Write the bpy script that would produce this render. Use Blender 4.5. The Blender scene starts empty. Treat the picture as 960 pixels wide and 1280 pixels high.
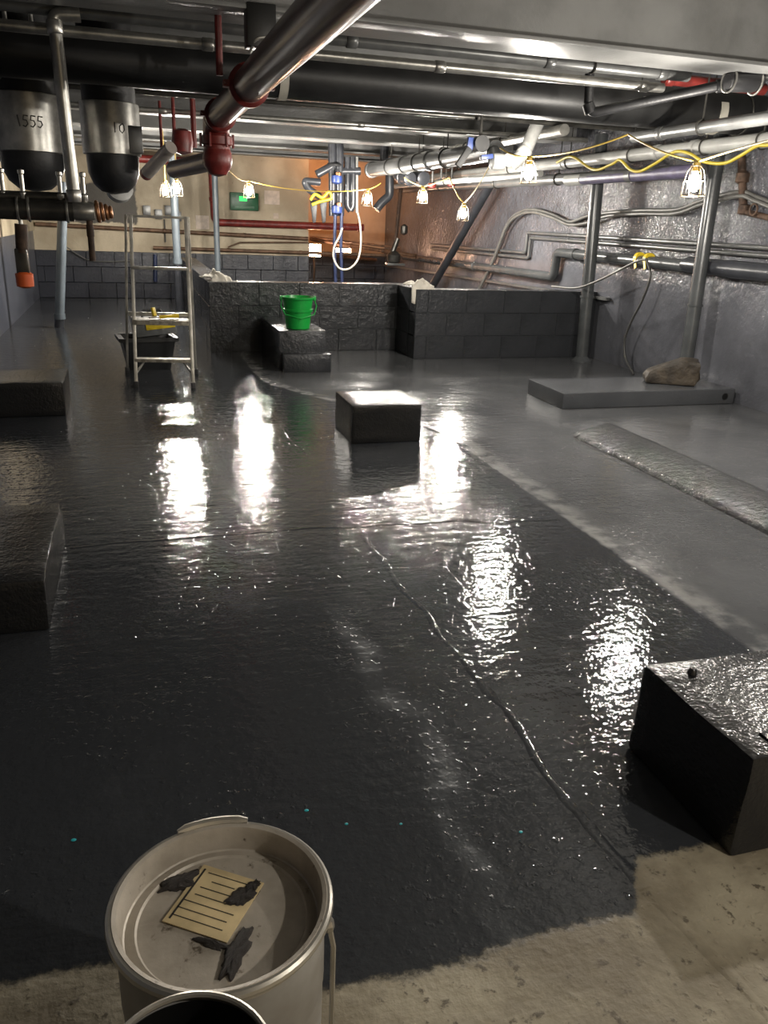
import bpy, bmesh, math, random
from mathutils import Vector, Matrix, noise
random.seed(4)
sc = bpy.context.scene
COL = sc.collection
PI = math.pi

# ---------------------------------------------------------------- camera
CAM_H, FPX = 1.28, 1000.0
PITCH, ROLL, YAW = math.radians(20.0), math.radians(2.2), math.radians(17.5)
_fh = Vector((math.sin(YAW), math.cos(YAW), 0)); _rt = Vector((math.cos(YAW), -math.sin(YAW), 0)); _z = Vector((0, 0, 1))
FWD = _fh*math.cos(PITCH) - _z*math.sin(PITCH); _u0 = _fh*math.sin(PITCH) + _z*math.cos(PITCH)
RGT = _rt*math.cos(ROLL) + _u0*math.sin(ROLL); UPV = -_rt*math.sin(ROLL) + _u0*math.cos(ROLL)
EYE = Vector((0, 0, CAM_H))
cam_d = bpy.data.cameras.new('camera'); cam = bpy.data.objects.new('camera', cam_d); COL.objects.link(cam)
cam_d.sensor_fit = 'VERTICAL'; cam_d.sensor_height = 36.0; cam_d.lens = 36.0*FPX/1280.0
cam_d.clip_start = 0.05; cam_d.clip_end = 80
cam.matrix_world = Matrix((( RGT.x, UPV.x, -FWD.x, EYE.x), (RGT.y, UPV.y, -FWD.y, EYE.y), (RGT.z, UPV.z, -FWD.z, EYE.z), (0, 0, 0, 1)))
sc.camera = cam
# ---------------------------------------------------------------- world, exposure
w = bpy.data.worlds.new('world'); sc.world = w; w.use_nodes = True
w.node_tree.nodes['Background'].inputs[0].default_value = (0.6, 0.62, 0.66, 1)
w.node_tree.nodes['Background'].inputs[1].default_value = 0.004
sc.view_settings.view_transform = 'Standard'; sc.view_settings.look = 'None'; sc.view_settings.gamma = 1.0
sc.view_settings.use_curve_mapping = False
sc.view_settings.exposure = 0.2
sc.cycles.max_bounces = 6; sc.cycles.diffuse_bounces = 4; sc.cycles.glossy_bounces = 4
sc.cycles.caustics_reflective = False; sc.cycles.caustics_refractive = False; sc.cycles.sample_clamp_indirect = 3.0
BULB = 92.0            # radiant watts of each caged bulb

# site survey: a direction seen in the photograph meets a known plane of the room
def _ray(px, py): return RGT*((px-480)/FPX) + UPV*((640-py)/FPX) + FWD
def atz(px, py, z=0.0): d = _ray(px, py); return EYE + d*((z-CAM_H)/d.z)
def aty(px, py, y): d = _ray(px, py); return EYE + d*(y/d.y)
def atx(px, py, x): d = _ray(px, py); return EYE + d*(x/d.x)

# ---------------------------------------------------------------- mesh builder
class MB:
    def __init__(s): s.v = []; s.f = []
    def add(s, vs, fs):
        o = len(s.v); s.v += [tuple(p) for p in vs]; s.f += [tuple(i+o for i in f) for f in fs]; return s
    def box(s, c, d, rz=0.0, m=None):
        x, y, z = d[0]/2, d[1]/2, d[2]/2
        vs = [Vector((a*x, b*y, e*z)) for a in (-1, 1) for b in (-1, 1) for e in (-1, 1)]
        M = m if m is not None else Matrix.Rotation(rz, 3, 'Z')
        vs = [M @ p + Vector(c) for p in vs]
        return s.add(vs, [(0,1,3,2), (4,6,7,5), (0,4,5,1), (2,3,7,6), (0,2,6,4), (1,5,7,3)])
    def span(s, a, b): a = Vector(a); b = Vector(b); return s.box((a+b)/2, [abs(q) for q in (b-a)])
    def bar(s, a, b, wd, th, up=(0, 0, 1)):
        a = Vector(a); b = Vector(b); d = (b-a); L = d.length; d.normalize()
        u = Vector(up); x = d.cross(u)
        if x.length < 1e-4: x = d.cross(Vector((0, 1, 0)))
        x.normalize(); u = x.cross(d).normalized()
        M = Matrix((x, d, u)).transposed()
        return s.box((a+b)/2, (wd, L, th), m=M)
    def tube(s, pts, r, n=12, caps=True, closed=False):
        pts = [Vector(p) for p in pts]; N = len(pts); R = r if isinstance(r, (list, tuple)) else [r]*N
        rings = []; prev = None
        for i, p in enumerate(pts):
            if closed: t = pts[(i+1) % N] - pts[i-1]
            elif i == 0: t = pts[1]-pts[0]
            elif i == N-1: t = pts[-1]-pts[-2]
            else: t = (pts[i+1]-p).normalized() + (p-pts[i-1]).normalized()
            t.normalize()
            if prev is None:
                u = t.cross(Vector((0, 0, 1)))
                if u.length < 1e-3: u = t.cross(Vector((0, 1, 0)))
            else: u = prev - t*prev.dot(t)
            u.normalize(); prev = u; w_ = t.cross(u)
            rings.append([p + (u*math.cos(2*PI*k/n) + w_*math.sin(2*PI*k/n))*R[i] for k in range(n)])
        vs = [q for g in rings for q in g]; fs = []
        for i in range(N if closed else N-1):
            j = (i+1) % N
            for k in range(n): fs.append((i*n+k, i*n+(k+1) % n, j*n+(k+1) % n, j*n+k))
        if caps and not closed: fs += [tuple(range(n-1, -1, -1)), tuple((N-1)*n+k for k in range(n))]
        return s.add(vs, fs)
    def cyl(s, a, b, r, r2=None, n=16): return s.tube([a, b], [r, r if r2 is None else r2], n)
    def lathe(s, prof, c=(0, 0, 0), n=32, m=None, close=True):
        c = Vector(c); vs = []; fs = []
        for (r, z) in prof:
            for k in range(n):
                p = Vector((max(r, 1e-4)*math.cos(2*PI*k/n), max(r, 1e-4)*math.sin(2*PI*k/n), z))
                vs.append((m @ p if m is not None else p) + c)
        P = len(prof)
        for i in range(P-1):
            for k in range(n): fs.append((i*n+k, i*n+(k+1) % n, (i+1)*n+(k+1) % n, (i+1)*n+k))
        if close: fs += [tuple(range(n-1, -1, -1)), tuple((P-1)*n+k for k in range(n))]
        return s.add(vs, fs)
    def prism(s, poly, ax, a, b):
        # polygon in the two other axes, swept along axis ax from a to b
        def P(q, t): l = list(q); l.insert(ax, t); return l
        n = len(poly); vs = [P(q, a) for q in poly] + [P(q, b) for q in poly]
        fs = [tuple(range(n)), tuple(range(2*n-1, n-1, -1))] + [(i, i+n, (i+1) % n+n, (i+1) % n) for i in range(n)]
        return s.add(vs, fs)
    def build(s, name, mat, parent=None, bevel=0.0, angle=35, seg=2):
        me = bpy.data.meshes.new(name); me.from_pydata(s.v, [], s.f); me.materials.append(mat)
        bm = bmesh.new(); bm.from_mesh(me)
        bmesh.ops.recalc_face_normals(bm, faces=bm.faces)
        if bevel: 
            ed = [e for e in bm.edges if len(e.link_faces) == 2 and e.calc_face_angle(0) > 0.6]
            bmesh.ops.bevel(bm, geom=ed, offset=bevel, segments=seg, affect='EDGES', profile=0.6)
        bm.to_mesh(me); bm.free()
        me.polygons.foreach_set('use_smooth', [True]*len(me.polygons)); me.set_sharp_from_angle(angle=math.radians(angle))
        o = bpy.data.objects.new(name, me); COL.objects.link(o)
        if parent is not None: o.parent = parent
        return o

def rebase(o, p):
    """move a mesh object's origin to p"""
    p = Vector(p); o.data.transform(Matrix.Translation(-p)); o.location = p; return o
def tag(o, label, cat, group=None):
    o['label'] = label; o['category'] = cat
    if group: o['group'] = group
    return o
def structure(o, label=None):
    o['kind'] = 'structure'
    if label: o['label'] = label
    return o
def thing(name, label, cat, loc=(0, 0, 0), group=None, rz=0.0):
    o = bpy.data.objects.new(name, None); COL.objects.link(o); o.empty_display_size = 0.1
    o.location = loc; o.rotation_euler = (0, 0, rz); return tag(o, label, cat, group)
def fillet(pts, r, k=6):
    """polyline with rounded corners"""
    pts = [Vector(p) for p in pts]; out = [pts[0]]
    for i in range(1, len(pts)-1):
        a, p, b = pts[i-1], pts[i], pts[i+1]; u = (a-p); v = (b-p)
        d = min(r, u.length*.45, v.length*.45); A = p+u.normalized()*d; B = p+v.normalized()*d
        for j in range(k+1):
            t = j/k; out.append(A*(1-t)**2 + p*2*t*(1-t) + B*t*t)
    return out+[pts[-1]]
def spline(pts, k=8):
    """Catmull-Rom through the points"""
    P = [Vector(p) for p in pts]; P = [2*P[0]-P[1]]+P+[2*P[-1]-P[-2]]; out = []
    for i in range(1, len(P)-2):
        for j in range(k):
            t = j/k; a, b, c, d = P[i-1], P[i], P[i+1], P[i+2]
            out.append(.5*((2*b)+(c-a)*t+(2*a-5*b+4*c-d)*t*t+(3*b-a-3*c+d)*t**3))
    return out+[P[-2]]
def sag(a, b, drop, k=14):
    a = Vector(a); b = Vector(b); return [a.lerp(b, i/k)-Vector((0, 0, drop*4*(i/k)*(1-i/k))) for i in range(k+1)]

# ---------------------------------------------------------------- materials
def mat_base(name):
    m = bpy.data.materials.new(name); m.use_nodes = True; nt = m.node_tree
    return m, nt, nt.nodes['Principled BSDF']
class N:
    """small node helper"""
    def __init__(s, nt): s.nt = nt; s.co = nt.nodes.new('ShaderNodeTexCoord').outputs['Object']
    def new(s, t, **kw):
        n = s.nt.nodes.new(t)
        for k, v in kw.items(): setattr(n, k, v)
        return n
    def put(s, sock, v):
        if isinstance(v, bpy.types.NodeSocket): s.nt.links.new(v, sock)
        else: sock.default_value = v
    def math(s, op, a, b=0.0, c=None, clamp=False):
        n = s.new('ShaderNodeMath', operation=op, use_clamp=clamp); s.put(n.inputs[0], a); s.put(n.inputs[1], b)
        if c is not None: s.put(n.inputs[2], c)
        return n.outputs[0]
    def noise(s, scale, detail=3, rough=.55, vec=None, dist=0.0):
        n = s.new('ShaderNodeTexNoise'); n.inputs['Scale'].default_value = scale; n.inputs['Detail'].default_value = detail
        n.inputs['Roughness'].default_value = rough; n.inputs['Distortion'].default_value = dist
        s.nt.links.new(vec if vec is not None else s.co, n.inputs['Vector']); return n.outputs['Fac']
    def ramp(s, v, a, b, lo=0.0, hi=1.0):
        n = s.new('ShaderNodeMapRange', interpolation_type='SMOOTHSTEP'); s.put(n.inputs[0], v)
        s.put(n.inputs[1], a); s.put(n.inputs[2], b); s.put(n.inputs[3], lo); s.put(n.inputs[4], hi); return n.outputs[0]
    def mix(s, f, a, b):
        n = s.new('ShaderNodeMix', data_type='RGBA'); s.put(n.inputs[0], f); s.put(n.inputs[6], a if isinstance(a, bpy.types.NodeSocket) else (*a, 1)); s.put(n.inputs[7], b if isinstance(b, bpy.types.NodeSocket) else (*b, 1)); return n.outputs[2]
    def mixf(s, f, a, b):
        n = s.new('ShaderNodeMix', data_type='FLOAT'); s.put(n.inputs[0], f); s.put(n.inputs[2], a); s.put(n.inputs[3], b); return n.outputs[0]
    def bump(s, h, strength, dist=.01, prev=None):
        n = s.new('ShaderNodeBump'); s.put(n.inputs['Strength'], strength); n.inputs['Distance'].default_value = dist
        s.nt.links.new(h, n.inputs['Height'])
        if prev is not None: s.nt.links.new(prev, n.inputs['Normal'])
        return n.outputs[0]
    def scaled(s, v):
        n = s.new('ShaderNodeMapping'); n.inputs['Scale'].default_value = v; s.nt.links.new(s.co, n.inputs[0]); return n.outputs[0]
    def xyz(s):
        n = s.new('ShaderNodeSeparateXYZ'); s.nt.links.new(s.co, n.inputs[0]); return n.outputs
def simple(name, c, rough=.5, metal=0.0, var=.18, scale=9, bump=0.0, bscale=40, bdist=.004, coat=0.0, c2=None, spec=.5):
    m, nt, b = mat_base(name); n = N(nt)
    f = n.ramp(n.noise(scale, 4), .32, .68)
    d = c2 if c2 else tuple(q*(1-var) for q in c); e = tuple(min(1, q*(1+var)) for q in c) if not c2 else c
    nt.links.new(n.mix(f, d, e), b.inputs['Base Color'])
    b.inputs['Roughness'].default_value = rough; b.inputs['Metallic'].default_value = metal
    b.inputs['Coat Weight'].default_value = coat; b.inputs['Coat Roughness'].default_value = .12
    b.inputs['Specular IOR Level'].default_value = spec
    if bump: nt.links.new(n.bump(n.noise(bscale, 3), bump, bdist), b.inputs['Normal'])
    return m
def emit(name, c, s):
    m, nt, b = mat_base(name); b.inputs['Base Color'].default_value = (*c, 1)
    b.inputs['Emission Color'].default_value = (*c, 1); b.inputs['Emission Strength'].default_value = s; return m

def floor_mat():
    m, nt, b = mat_base('painted_floor'); n = N(nt); X, Y, Z = n.xyz()
    wob = n.math('MULTIPLY_ADD', n.noise(3.2, 5, .6), .16, -.08); wob2 = n.math('MULTIPLY_ADD', n.noise(45, 4, .7), .09, -.045)
    fine = n.math('ADD', wob, wob2)
    # edge of the new paint near the viewer
    e = n.math('ADD', n.ramp(X, -.15, .12, 1.17, 1.01), n.ramp(X, .86, .98, 0.0, .13))
    bare = n.ramp(n.math('SUBTRACT', n.math('ADD', Y, n.math('MULTIPLY', fine, .5)), e), -.012, .012, 1.0, 0.0)
    # older, lighter coat on the right-hand side
    ox = n.math('SUBTRACT', n.math('ADD', X, n.math('MULTIPLY', wob, .45)), n.ramp(Y, 4.5, 6.8, 1.86, .95))
    old = n.math('MULTIPLY', n.ramp(ox, -.012, .03), n.ramp(n.math('ADD', Y, fine), 1.5, 1.75))
    streak = n.math('MULTIPLY', n.math('MULTIPLY', n.ramp(ox, .0, .02), n.ramp(ox, .06, .17, 1., 0.)), n.ramp(n.noise(7, 4), .35, .6))
    # worn pale track through the dark coat
    g = n.math('ADD', n.ramp(Y, 2.5, 1.2, .66, .66), n.math('MULTIPLY_ADD', n.noise(1.3, 2), .5, -.25))
    tx = n.math('ABSOLUTE', n.math('SUBTRACT', X, g))
    track = n.math('MULTIPLY', n.math('MULTIPLY', n.ramp(tx, .0, .075, 1., 0.), n.ramp(Y, 2.55, 2.3, 0., 1.)), n.ramp(n.noise(5, 4), .38, .62, .25, .9))
    patches = n.ramp(n.noise(1.1, 5, .6), .52, .72)
    dark = n.mix(patches, (.031, .0335, .0375), (.048, .0515, .0565))
    dark = n.mix(n.math('MULTIPLY', track, .8), dark, (.078, .083, .088))
    lite = n.mix(n.ramp(n.noise(2.4, 4), .35, .7), (.068, .070, .073), (.092, .094, .097))
    lite = n.mix(streak, lite, (.22, .22, .215))
    col = n.mix(old, dark, lite)
    grit = n.noise(26, 6, .65); stain = n.noise(3.3, 5, .6)
    con = n.mix(n.ramp(stain, .38, .66), (.17, .14, .092), (.34, .30, .215))
    con = n.mix(n.ramp(grit, .58, .66), con, (.10, .08, .052)); con = n.mix(n.ramp(n.noise(9, 6, .7), .62, .7), con, (.06, .05, .036))
    col = n.mix(bare, col, con)
    nt.links.new(col, b.inputs['Base Color'])
    r = n.mixf(old, n.mixf(n.ramp(n.noise(2.0, 4), .4, .7), .018, .05), n.mixf(n.ramp(n.noise(1.6, 3), .4, .65), .10, .2))
    r = n.mixf(track, r, .28); r = n.mixf(bare, r, .62)
    nt.links.new(r, b.inputs['Roughness'])
    roller = n.noise(36, 3, .5); broad = n.noise(13, 3, .5); drag = n.noise(1.0, 3, .5, n.scaled((5, 21, 5)))
    k = n.mixf(old, 1.0, .8)
    nb = n.bump(roller, n.math('MULTIPLY', k, .5), .004)
    fleck = n.ramp(n.noise(48, 2, .5), .58, .74); stip = n.noise(120, 2, .5)
    nb = n.bump(stip, n.math('MULTIPLY', k, .2), .002, nb)
    nb = n.bump(fleck, n.math('MULTIPLY', n.mixf(old, .5, .3), n.ramp(n.noise(1.9, 3), .4, .62)), .003, nb)
    nb = n.bump(broad, n.math('MULTIPLY', k, .13), .02, nb)
    nb = n.bump(drag, n.math('MULTIPLY', k, .13), .02, nb)
    nb = n.bump(grit, n.math('MULTIPLY', bare, .3), .008, nb)
    nt.links.new(nb, b.inputs['Normal'])
    return m
def lumpy_paint(name, c1, c2, rough, big, small, bd=.03):
    m, nt, b = mat_base(name); n = N(nt)
    nt.links.new(n.mix(n.ramp(n.noise(1.7, 4), .35, .65), c1, c2), b.inputs['Base Color'])
    b.inputs['Roughness'].default_value = rough
    nb = n.bump(n.noise(19 if name.startswith('glossy_grey') else 24, 4, .6), n.ramp(n.xyz()[2], .75, 1.05, big*.3, big) if name.startswith('glossy_grey') else big, bd); nb = n.bump(n.noise(90, 2), small, .005, nb)
    nt.links.new(nb, b.inputs['Normal']); return m
def back_wall_mat():
    m, nt, b = mat_base('tan_plaster'); n = N(nt); X, Y, Z = n.xyz()
    wob = n.math('MULTIPLY_ADD', n.noise(5, 5, .6), .2, -.1)
    base = n.mix(n.ramp(n.noise(1.4, 5), .35, .68), (.34, .28, .19), (.54, .46, .33))
    x = n.math('ADD', X, wob); z = n.math('ADD', Z, wob)
    p = n.math('MULTIPLY', n.math('MULTIPLY', n.ramp(x, -.95, -.9), n.ramp(x, .12, .16, 1., 0.)), n.math('MULTIPLY', n.ramp(z, 1.08, 1.1), n.ramp(z, 1.62, 1.66, 1., 0.)))
    col = n.mix(n.math('MULTIPLY', p, .96), base, (.05, .045, .038))
    col = n.mix(n.ramp(n.noise(14, 5, .7), .62, .75), col, (.17, .13, .08))
    nt.links.new(col, b.inputs['Base Color']); b.inputs['Roughness'].default_value = .6
    nt.links.new(n.bump(n.noise(18, 5), .35, .01), b.inputs['Normal']); return m
def pail_lid_mat():
    m, nt, b = mat_base('dirty_lid'); n = N(nt)
    col = n.mix(n.ramp(n.noise(7, 5, .6), .35, .7), (.52, .47, .40), (.34, .30, .245))
    col = n.mix(n.ramp(n.noise(30, 5, .7), .6, .72), col, (.10, .075, .05))
    nt.links.new(col, b.inputs['Base Color']); b.inputs['Roughness'].default_value = .38; b.inputs['Metallic'].default_value = .15
    nt.links.new(n.bump(n.noise(40, 4), .25, .004), b.inputs['Normal']); return m

FLOOR = floor_mat()
WALLR = lumpy_paint('glossy_grey_wall_paint', (.072, .074, .084), (.112, .115, .13), .13, .8, .25, .03)
WALLL = lumpy_paint('blue_grey_wall_paint', (.055, .06, .078), (.085, .09, .11), .32, .3, .2, .012)
DARKBLOCK = lumpy_paint('charcoal_block_paint', (.022, .0235, .0265), (.033, .035, .039), .22, .55, .4, .012)
BLUEBLOCK = lumpy_paint('blue_black_block_paint', (.014, .016, .023), (.024, .0265, .036), .32, .45, .3, .012)
PLINTH = lumpy_paint('charcoal_plinth_paint', (.012, .0122, .013), (.019, .0188, .019), .19, .35, .4, .012)
GREYSLAB = lumpy_paint('mid_grey_slab_paint', (.055, .058, .063), (.072, .075, .081), .24, .25, .25, .01)
WETCURB = lumpy_paint('wet_grey_curb_paint', (.033, .034, .035), (.048, .049, .05), .1, .9, .6, .016)
TAN = back_wall_mat()
COPPERWALL = lumpy_paint('buff_wall', (.34, .24, .16), (.46, .33, .22), .45, .2, .2, .01)
CEIL = simple('ceiling_paint', (.21, .205, .19), .55, var=.1, scale=2, bump=.1)
BEAM = simple('beam_grey_paint', (.22, .22, .215), .3, var=.15, scale=3, bump=.3, bscale=55, bdist=.006)
STEEL = simple('galvanised_steel', (.42, .41, .38), .33, .85, var=.2, scale=14, bump=.08)
DULL = simple('dull_grey_pipe', (.125, .127, .125), .33, .4, var=.18, scale=8)
DARKPIPE = simple('dark_steel_pipe', (.075, .072, .065), .28, .6, var=.3, scale=8)
PVC = simple('pale_grey_pvc', (.30, .30, .285), .35, var=.12, scale=6)
PVCPURPLE = simple('violet_primer_stain', (.085, .075, .125), .4, var=.25, scale=12)
BLACK = simple('black_insulation', (.014, .014, .015), .45, var=.3, scale=10, bump=.25, bscale=60)
DUCT = simple('charcoal_insulation_jacket', (.015, .015, .015), .42, var=.3, scale=5, bump=.2, bscale=30)
BRIGHT = simple('bright_bare_pipe', (.5, .45, .41), .35, .25, var=.12)
BANDW = simple('pale_band_tape', (.44, .42, .36), .5, var=.1)
REDMETAL = simple('oxide_red_pipe', (.085, .036, .031), .42, .1, var=.25, scale=6, coat=.35)
RED = simple('red_fitting_paint', (.17, .022, .018), .4, var=.3, scale=14, bump=.25, bscale=50)
BROWNPIPE = simple('brown_rusty_pipe', (.13, .075, .045), .55, .2, var=.35, scale=12)
RUST = simple('rusty_iron', (.065, .038, .024), .75, .2, var=.45, scale=20, bump=.5, bscale=60)
POLE = simple('pole_grey_paint', (.062, .066, .068), .25, var=.15, scale=5, bump=.15)
POLEB = simple('pole_light_blue_paint', (.11, .132, .15), .38, var=.12, scale=6)
POLED = simple('pole_dark_paint', (.035, .037, .043), .3, var=.15)
YELLOWC = simple('yellow_cable_sheath', (.40, .31, .025), .42, var=.12)
CORDY = simple('string_cord', (.48, .33, .06), .5, var=.15)
CAGE = simple('yellow_cage_plastic', (.014, .0075, .0006), .45, var=.05)
SOCKET = simple('socket_rubber', (.35, .24, .05), .5)
def glow_glass(name, c, s):
    m, nt, b = mat_base(name); nt.nodes.remove(b); e = nt.nodes.new('ShaderNodeEmission'); e.inputs[0].default_value = (*c, 1); e.inputs[1].default_value = s
    t = nt.nodes.new('ShaderNodeBsdfTransparent'); a = nt.nodes.new('ShaderNodeAddShader'); nt.links.new(e.outputs[0], a.inputs[0]); nt.links.new(t.outputs[0], a.inputs[1])
    nt.links.new(a.outputs[0], nt.nodes['Material Output'].inputs[0]); m.cycles.emission_sampling = 'NONE'; return m
BULBM = glow_glass('lit_bulb_glass', (1.0, .93, .80), 25.0)   # clear glass round the filament's light
CABLE = simple('grey_cable', (.11, .108, .10), .4, var=.2)
CABLED = simple('dark_cable', (.04, .04, .038), .45)
CREAM = simple('cream_hose', (.55, .50, .40), .45)
BLUE = simple('blue_valve_paint', (.03, .055, .19), .4, var=.2)
BLUEH = simple('blue_hose', (.012, .02, .06), .4, var=.2)
ORANGE = simple('orange_plastic', (.75, .13, .03), .4, var=.1)
YTAG = simple('yellow_clip', (.80, .58, .03), .4, var=.05)
GREENP = simple('green_bucket_plastic', (.012, .34, .05), .32, var=.12, scale=5)
GREEND = simple('green_box_paint', (.015, .11, .045), .35, var=.15)
GREENL = emit('green_indicator_glow', (.03, .8, .15), .8)
ALU = simple('ladder_aluminium', (.46, .44, .39), .36, .6, var=.25, scale=12)
ALUD = simple('ladder_splattered_step', (.33, .30, .24), .55, .3, var=.35, scale=30)
RUBBER = simple('black_rubber', (.018, .018, .018), .6)
TUB = simple('black_tub_plastic', (.014, .015, .016), .4)
GREYBOX = simple('grey_tool_case', (.12, .125, .125), .45)
RAG = simple('off_white_rag', (.62, .58, .50), .9, var=.12, bump=.5, bscale=40)
BROWNSTONE = simple('brown_stained_stone', (.07, .054, .037), .65, c2=(.028, .022, .016), scale=8, bump=.7, bscale=26, bdist=.014, coat=0.0)
PAIL = simple('grey_white_pail_side', (.40, .39, .365), .4, .1, var=.22, scale=7, c2=(.27, .25, .22))
LID = pail_lid_mat()
RIM = simple('pail_rim_tin', (.55, .52, .46), .28, .8, var=.2)
PAPER = simple('cream_label_paper', (.62, .49, .27), .7, var=.14, scale=16)
INK = simple('black_ink', (.02, .018, .015), .7)
MUD = simple('dried_dark_paint_lump', (.022, .016, .012), .5, var=.5, scale=30, bump=.6, bscale=70)
CANIN = simple('black_can_paint', (.008, .008, .008), .35)
CYAN = simple('turquoise_paint_drop', (.03, .40, .45), .3)
NOTE = simple('pale_note_paper', (.55, .47, .40), .7)
WHITECAP = simple('white_plastic', (.48, .48, .46), .35)
COPPER = simple('copper_fitting', (.36, .17, .08), .35, .8, var=.25)
WORKL = emit('work_light_glow', (1.0, .55, .33), 110.0)
BAYL = emit('added_bay_lamp_glow', (1.0, .42, .14), 260.0)

# ---------------------------------------------------------------- room shell
XL, XR, YB, YF, ZC = -1.35, 4.6, 13.5, -2.0, 2.55
XA = 2.79                  # the back wall ends here, a deeper bay follows
YB2 = 15.2
fl = MB(); fl.span((XL-.15, YF-.15, -.15), (XR+.15, YB2+.15, 0)); FLOOR_O = structure(fl.build('floor', FLOOR))
structure(MB().span((XL-.15, YF-.15, ZC), (XR+.15, YB2+.15, ZC+.15)).build('ceiling', CEIL))
wr = structure(MB().span((XR, YF, 0), (XR+.15, YB2, ZC)).build('wall_right', WALLR))
wl = MB().span((XL-.15, YF, 0), (XL, YB2, ZC)); structure(wl.build('wall_left', WALLL))
structure(MB().span((XL, YF-.15, 0), (XR, YF, ZC)).build('wall_front', TAN))
wb = structure(MB().span((XL, YB, 0), (XA, YB+.2, ZC)).build('wall_back', TAN))
wb2 = structure(MB().span((XA, YB2, 0), (XR, YB2+.15, ZC)).build('wall_bay', COPPERWALL))
structure(MB().span((XA-.2, YB+.2, 0), (XA, YB2, ZC)).build('wall_bay_side', COPPERWALL))
# tan upper band of the left wall (old plaster above the new paint)
structure(MB().span((XL, 8.0, .96), (XL+.02, YB, 1.75)).build('trim_1', TAN))

BLK = {}
def block_obj(L, D, Hh, mat, parent, loc, rz=0.0):
    k = (round(L, 3), round(D, 3), round(Hh, 3), mat.name)
    if k not in BLK:
        b = MB().box((0, 0, 0), (L, D, Hh)).build('block', mat, None, bevel=.004, seg=1); BLK[k] = b.data
    else:
        b = bpy.data.objects.new('block', BLK[k]); COL.objects.link(b)
    b.parent = parent; b.location = loc; b.rotation_euler = (0, 0, rz); return b
def block_run(parent, a, b, thick, z0, z1, mat, hc=.2233, L=.406, off=0.0):
    """courses of painted blocks between plan points a and b (axis aligned)"""
    a = Vector(a); b = Vector(b); d = (b-a); T = d.length; d.normalize(); rz = math.atan2(d.y, d.x)
    nrow = max(1, round((z1-z0)/hc)); h = (z1-z0)/nrow
    for r in range(nrow):
        s = -(L/2 if r % 2 else 0) - off
        while s < T-.01:
            s0, s1 = max(0, s), min(T, s+L); s += L
            if s1-s0 < .05: continue
            c = a+d*((s0+s1)/2)
            block_obj(s1-s0-.004, thick+random.choice((0, .003, .006)), h-.004, mat, parent, (c.x, c.y, z0+(r+.5)*h), rz)
# low partition: stretch behind the bucket, jog, nearer stretch, return running back on the left
HZ = .67
part = structure(MB().span((.90, 8.133, 0), (2.80, 8.327, HZ-.004)).span((2.623, 7.6, 0), (2.817, 8.3, HZ-.004)).span((2.623, 7.548, 0), (4.6, 7.742, HZ-.004)).span((.703, 8.083, 0), (.897, 12.6, HZ-.004)).build('wall_partition', DARKBLOCK))
block_run(part, (.90, 8.23), (2.62, 8.23), .2, 0, HZ, DARKBLOCK, off=.12)
block_run(part, (2.72, 7.75), (2.72, 8.33), .2, 0, HZ, DARKBLOCK)
block_run(part, (2.62, 7.645), (4.58, 7.645), .2, 0, HZ, DARKBLOCK, off=.28)
block_run(part, (.80, 8.08), (.80, 12.6), .2, 0, HZ, DARKBLOCK)
# painted lower courses of the back wall
block_run(wb, (XL, YB-.02), (XA, YB-.02), .06, 0, .69, BLUEBLOCK, off=.1, hc=.23)
block_run(wb2, (XA, YB2-.02), (XR, YB2-.02), .06, 0, .69, BLUEBLOCK, off=.2, hc=.23)

# seams: raised beads of paint where the floor slabs meet
def bead(pts, wdt, ht, parent):
    P = []; 
    for a, b in zip(pts[:-1], pts[1:]):
        a = Vector(a); b = Vector(b); k = max(2, int((b-a).length/.05))
        P += [a.lerp(b, i/k) for i in range(k)]
    P.append(Vector(pts[-1])); q = []
    for i, p in enumerate(P):
        o = noise.noise(Vector((p.x*4, p.y*4, 1)))*.03
        q.append((p.x+o, p.y+o, 0))
    mb = MB(); vs = []; fs = []
    for i, p in enumerate(q):
        t = Vector(q[min(i+1, len(q)-1)])-Vector(q[max(i-1, 0)]); s = Vector((-t.y, t.x, 0)).normalized()
        w_ = wdt*(.6+.8*random.random()); h = ht*(.5+.8*random.random())
        for a, z in ((-1, -.002), (-.4, h), (.4, h*.9), (1, -.002)): vs.append(Vector(p)+s*w_*a+Vector((0, 0, z)))
    for i in range(len(q)-1):
        for k in range(3): fs.append((i*4+k, i*4+k+1, i*4+k+5, i*4+k+4))
    mb.add(vs, fs); return mb.build('floor_seam', FLOOR, parent, angle=80)
bead([(.89, 3.3), (.9, 2.2), (.93, 1.06)], .02, .002, FLOOR_O)
bead([(-.3, 3.2), (.6, 3.22), (1.85, 3.12)], .02, .002, FLOOR_O)
bead([(.87, 5.2), (.88, 4.3)], .005, .002, FLOOR_O)
bead([(.93, 1.06), (1.0, .6), (1.02, .2)], .02, .002, FLOOR_O)
for (x, y, s) in ((383, 1013, 1), (433, 1030, .8), (501, 1030, .7), (651, 1040, .9), (92, 1050, 1.1)):
    p = atz(x, y); mb = MB().lathe([(.0045*s, 0), (.004*s, .001), (.001, .0016)], (0, 0, 0), 10)
    d = mb.build('paint_drop', CYAN, FLOOR_O); d.location = p; d.scale = (1.2, .9, 1)

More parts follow.
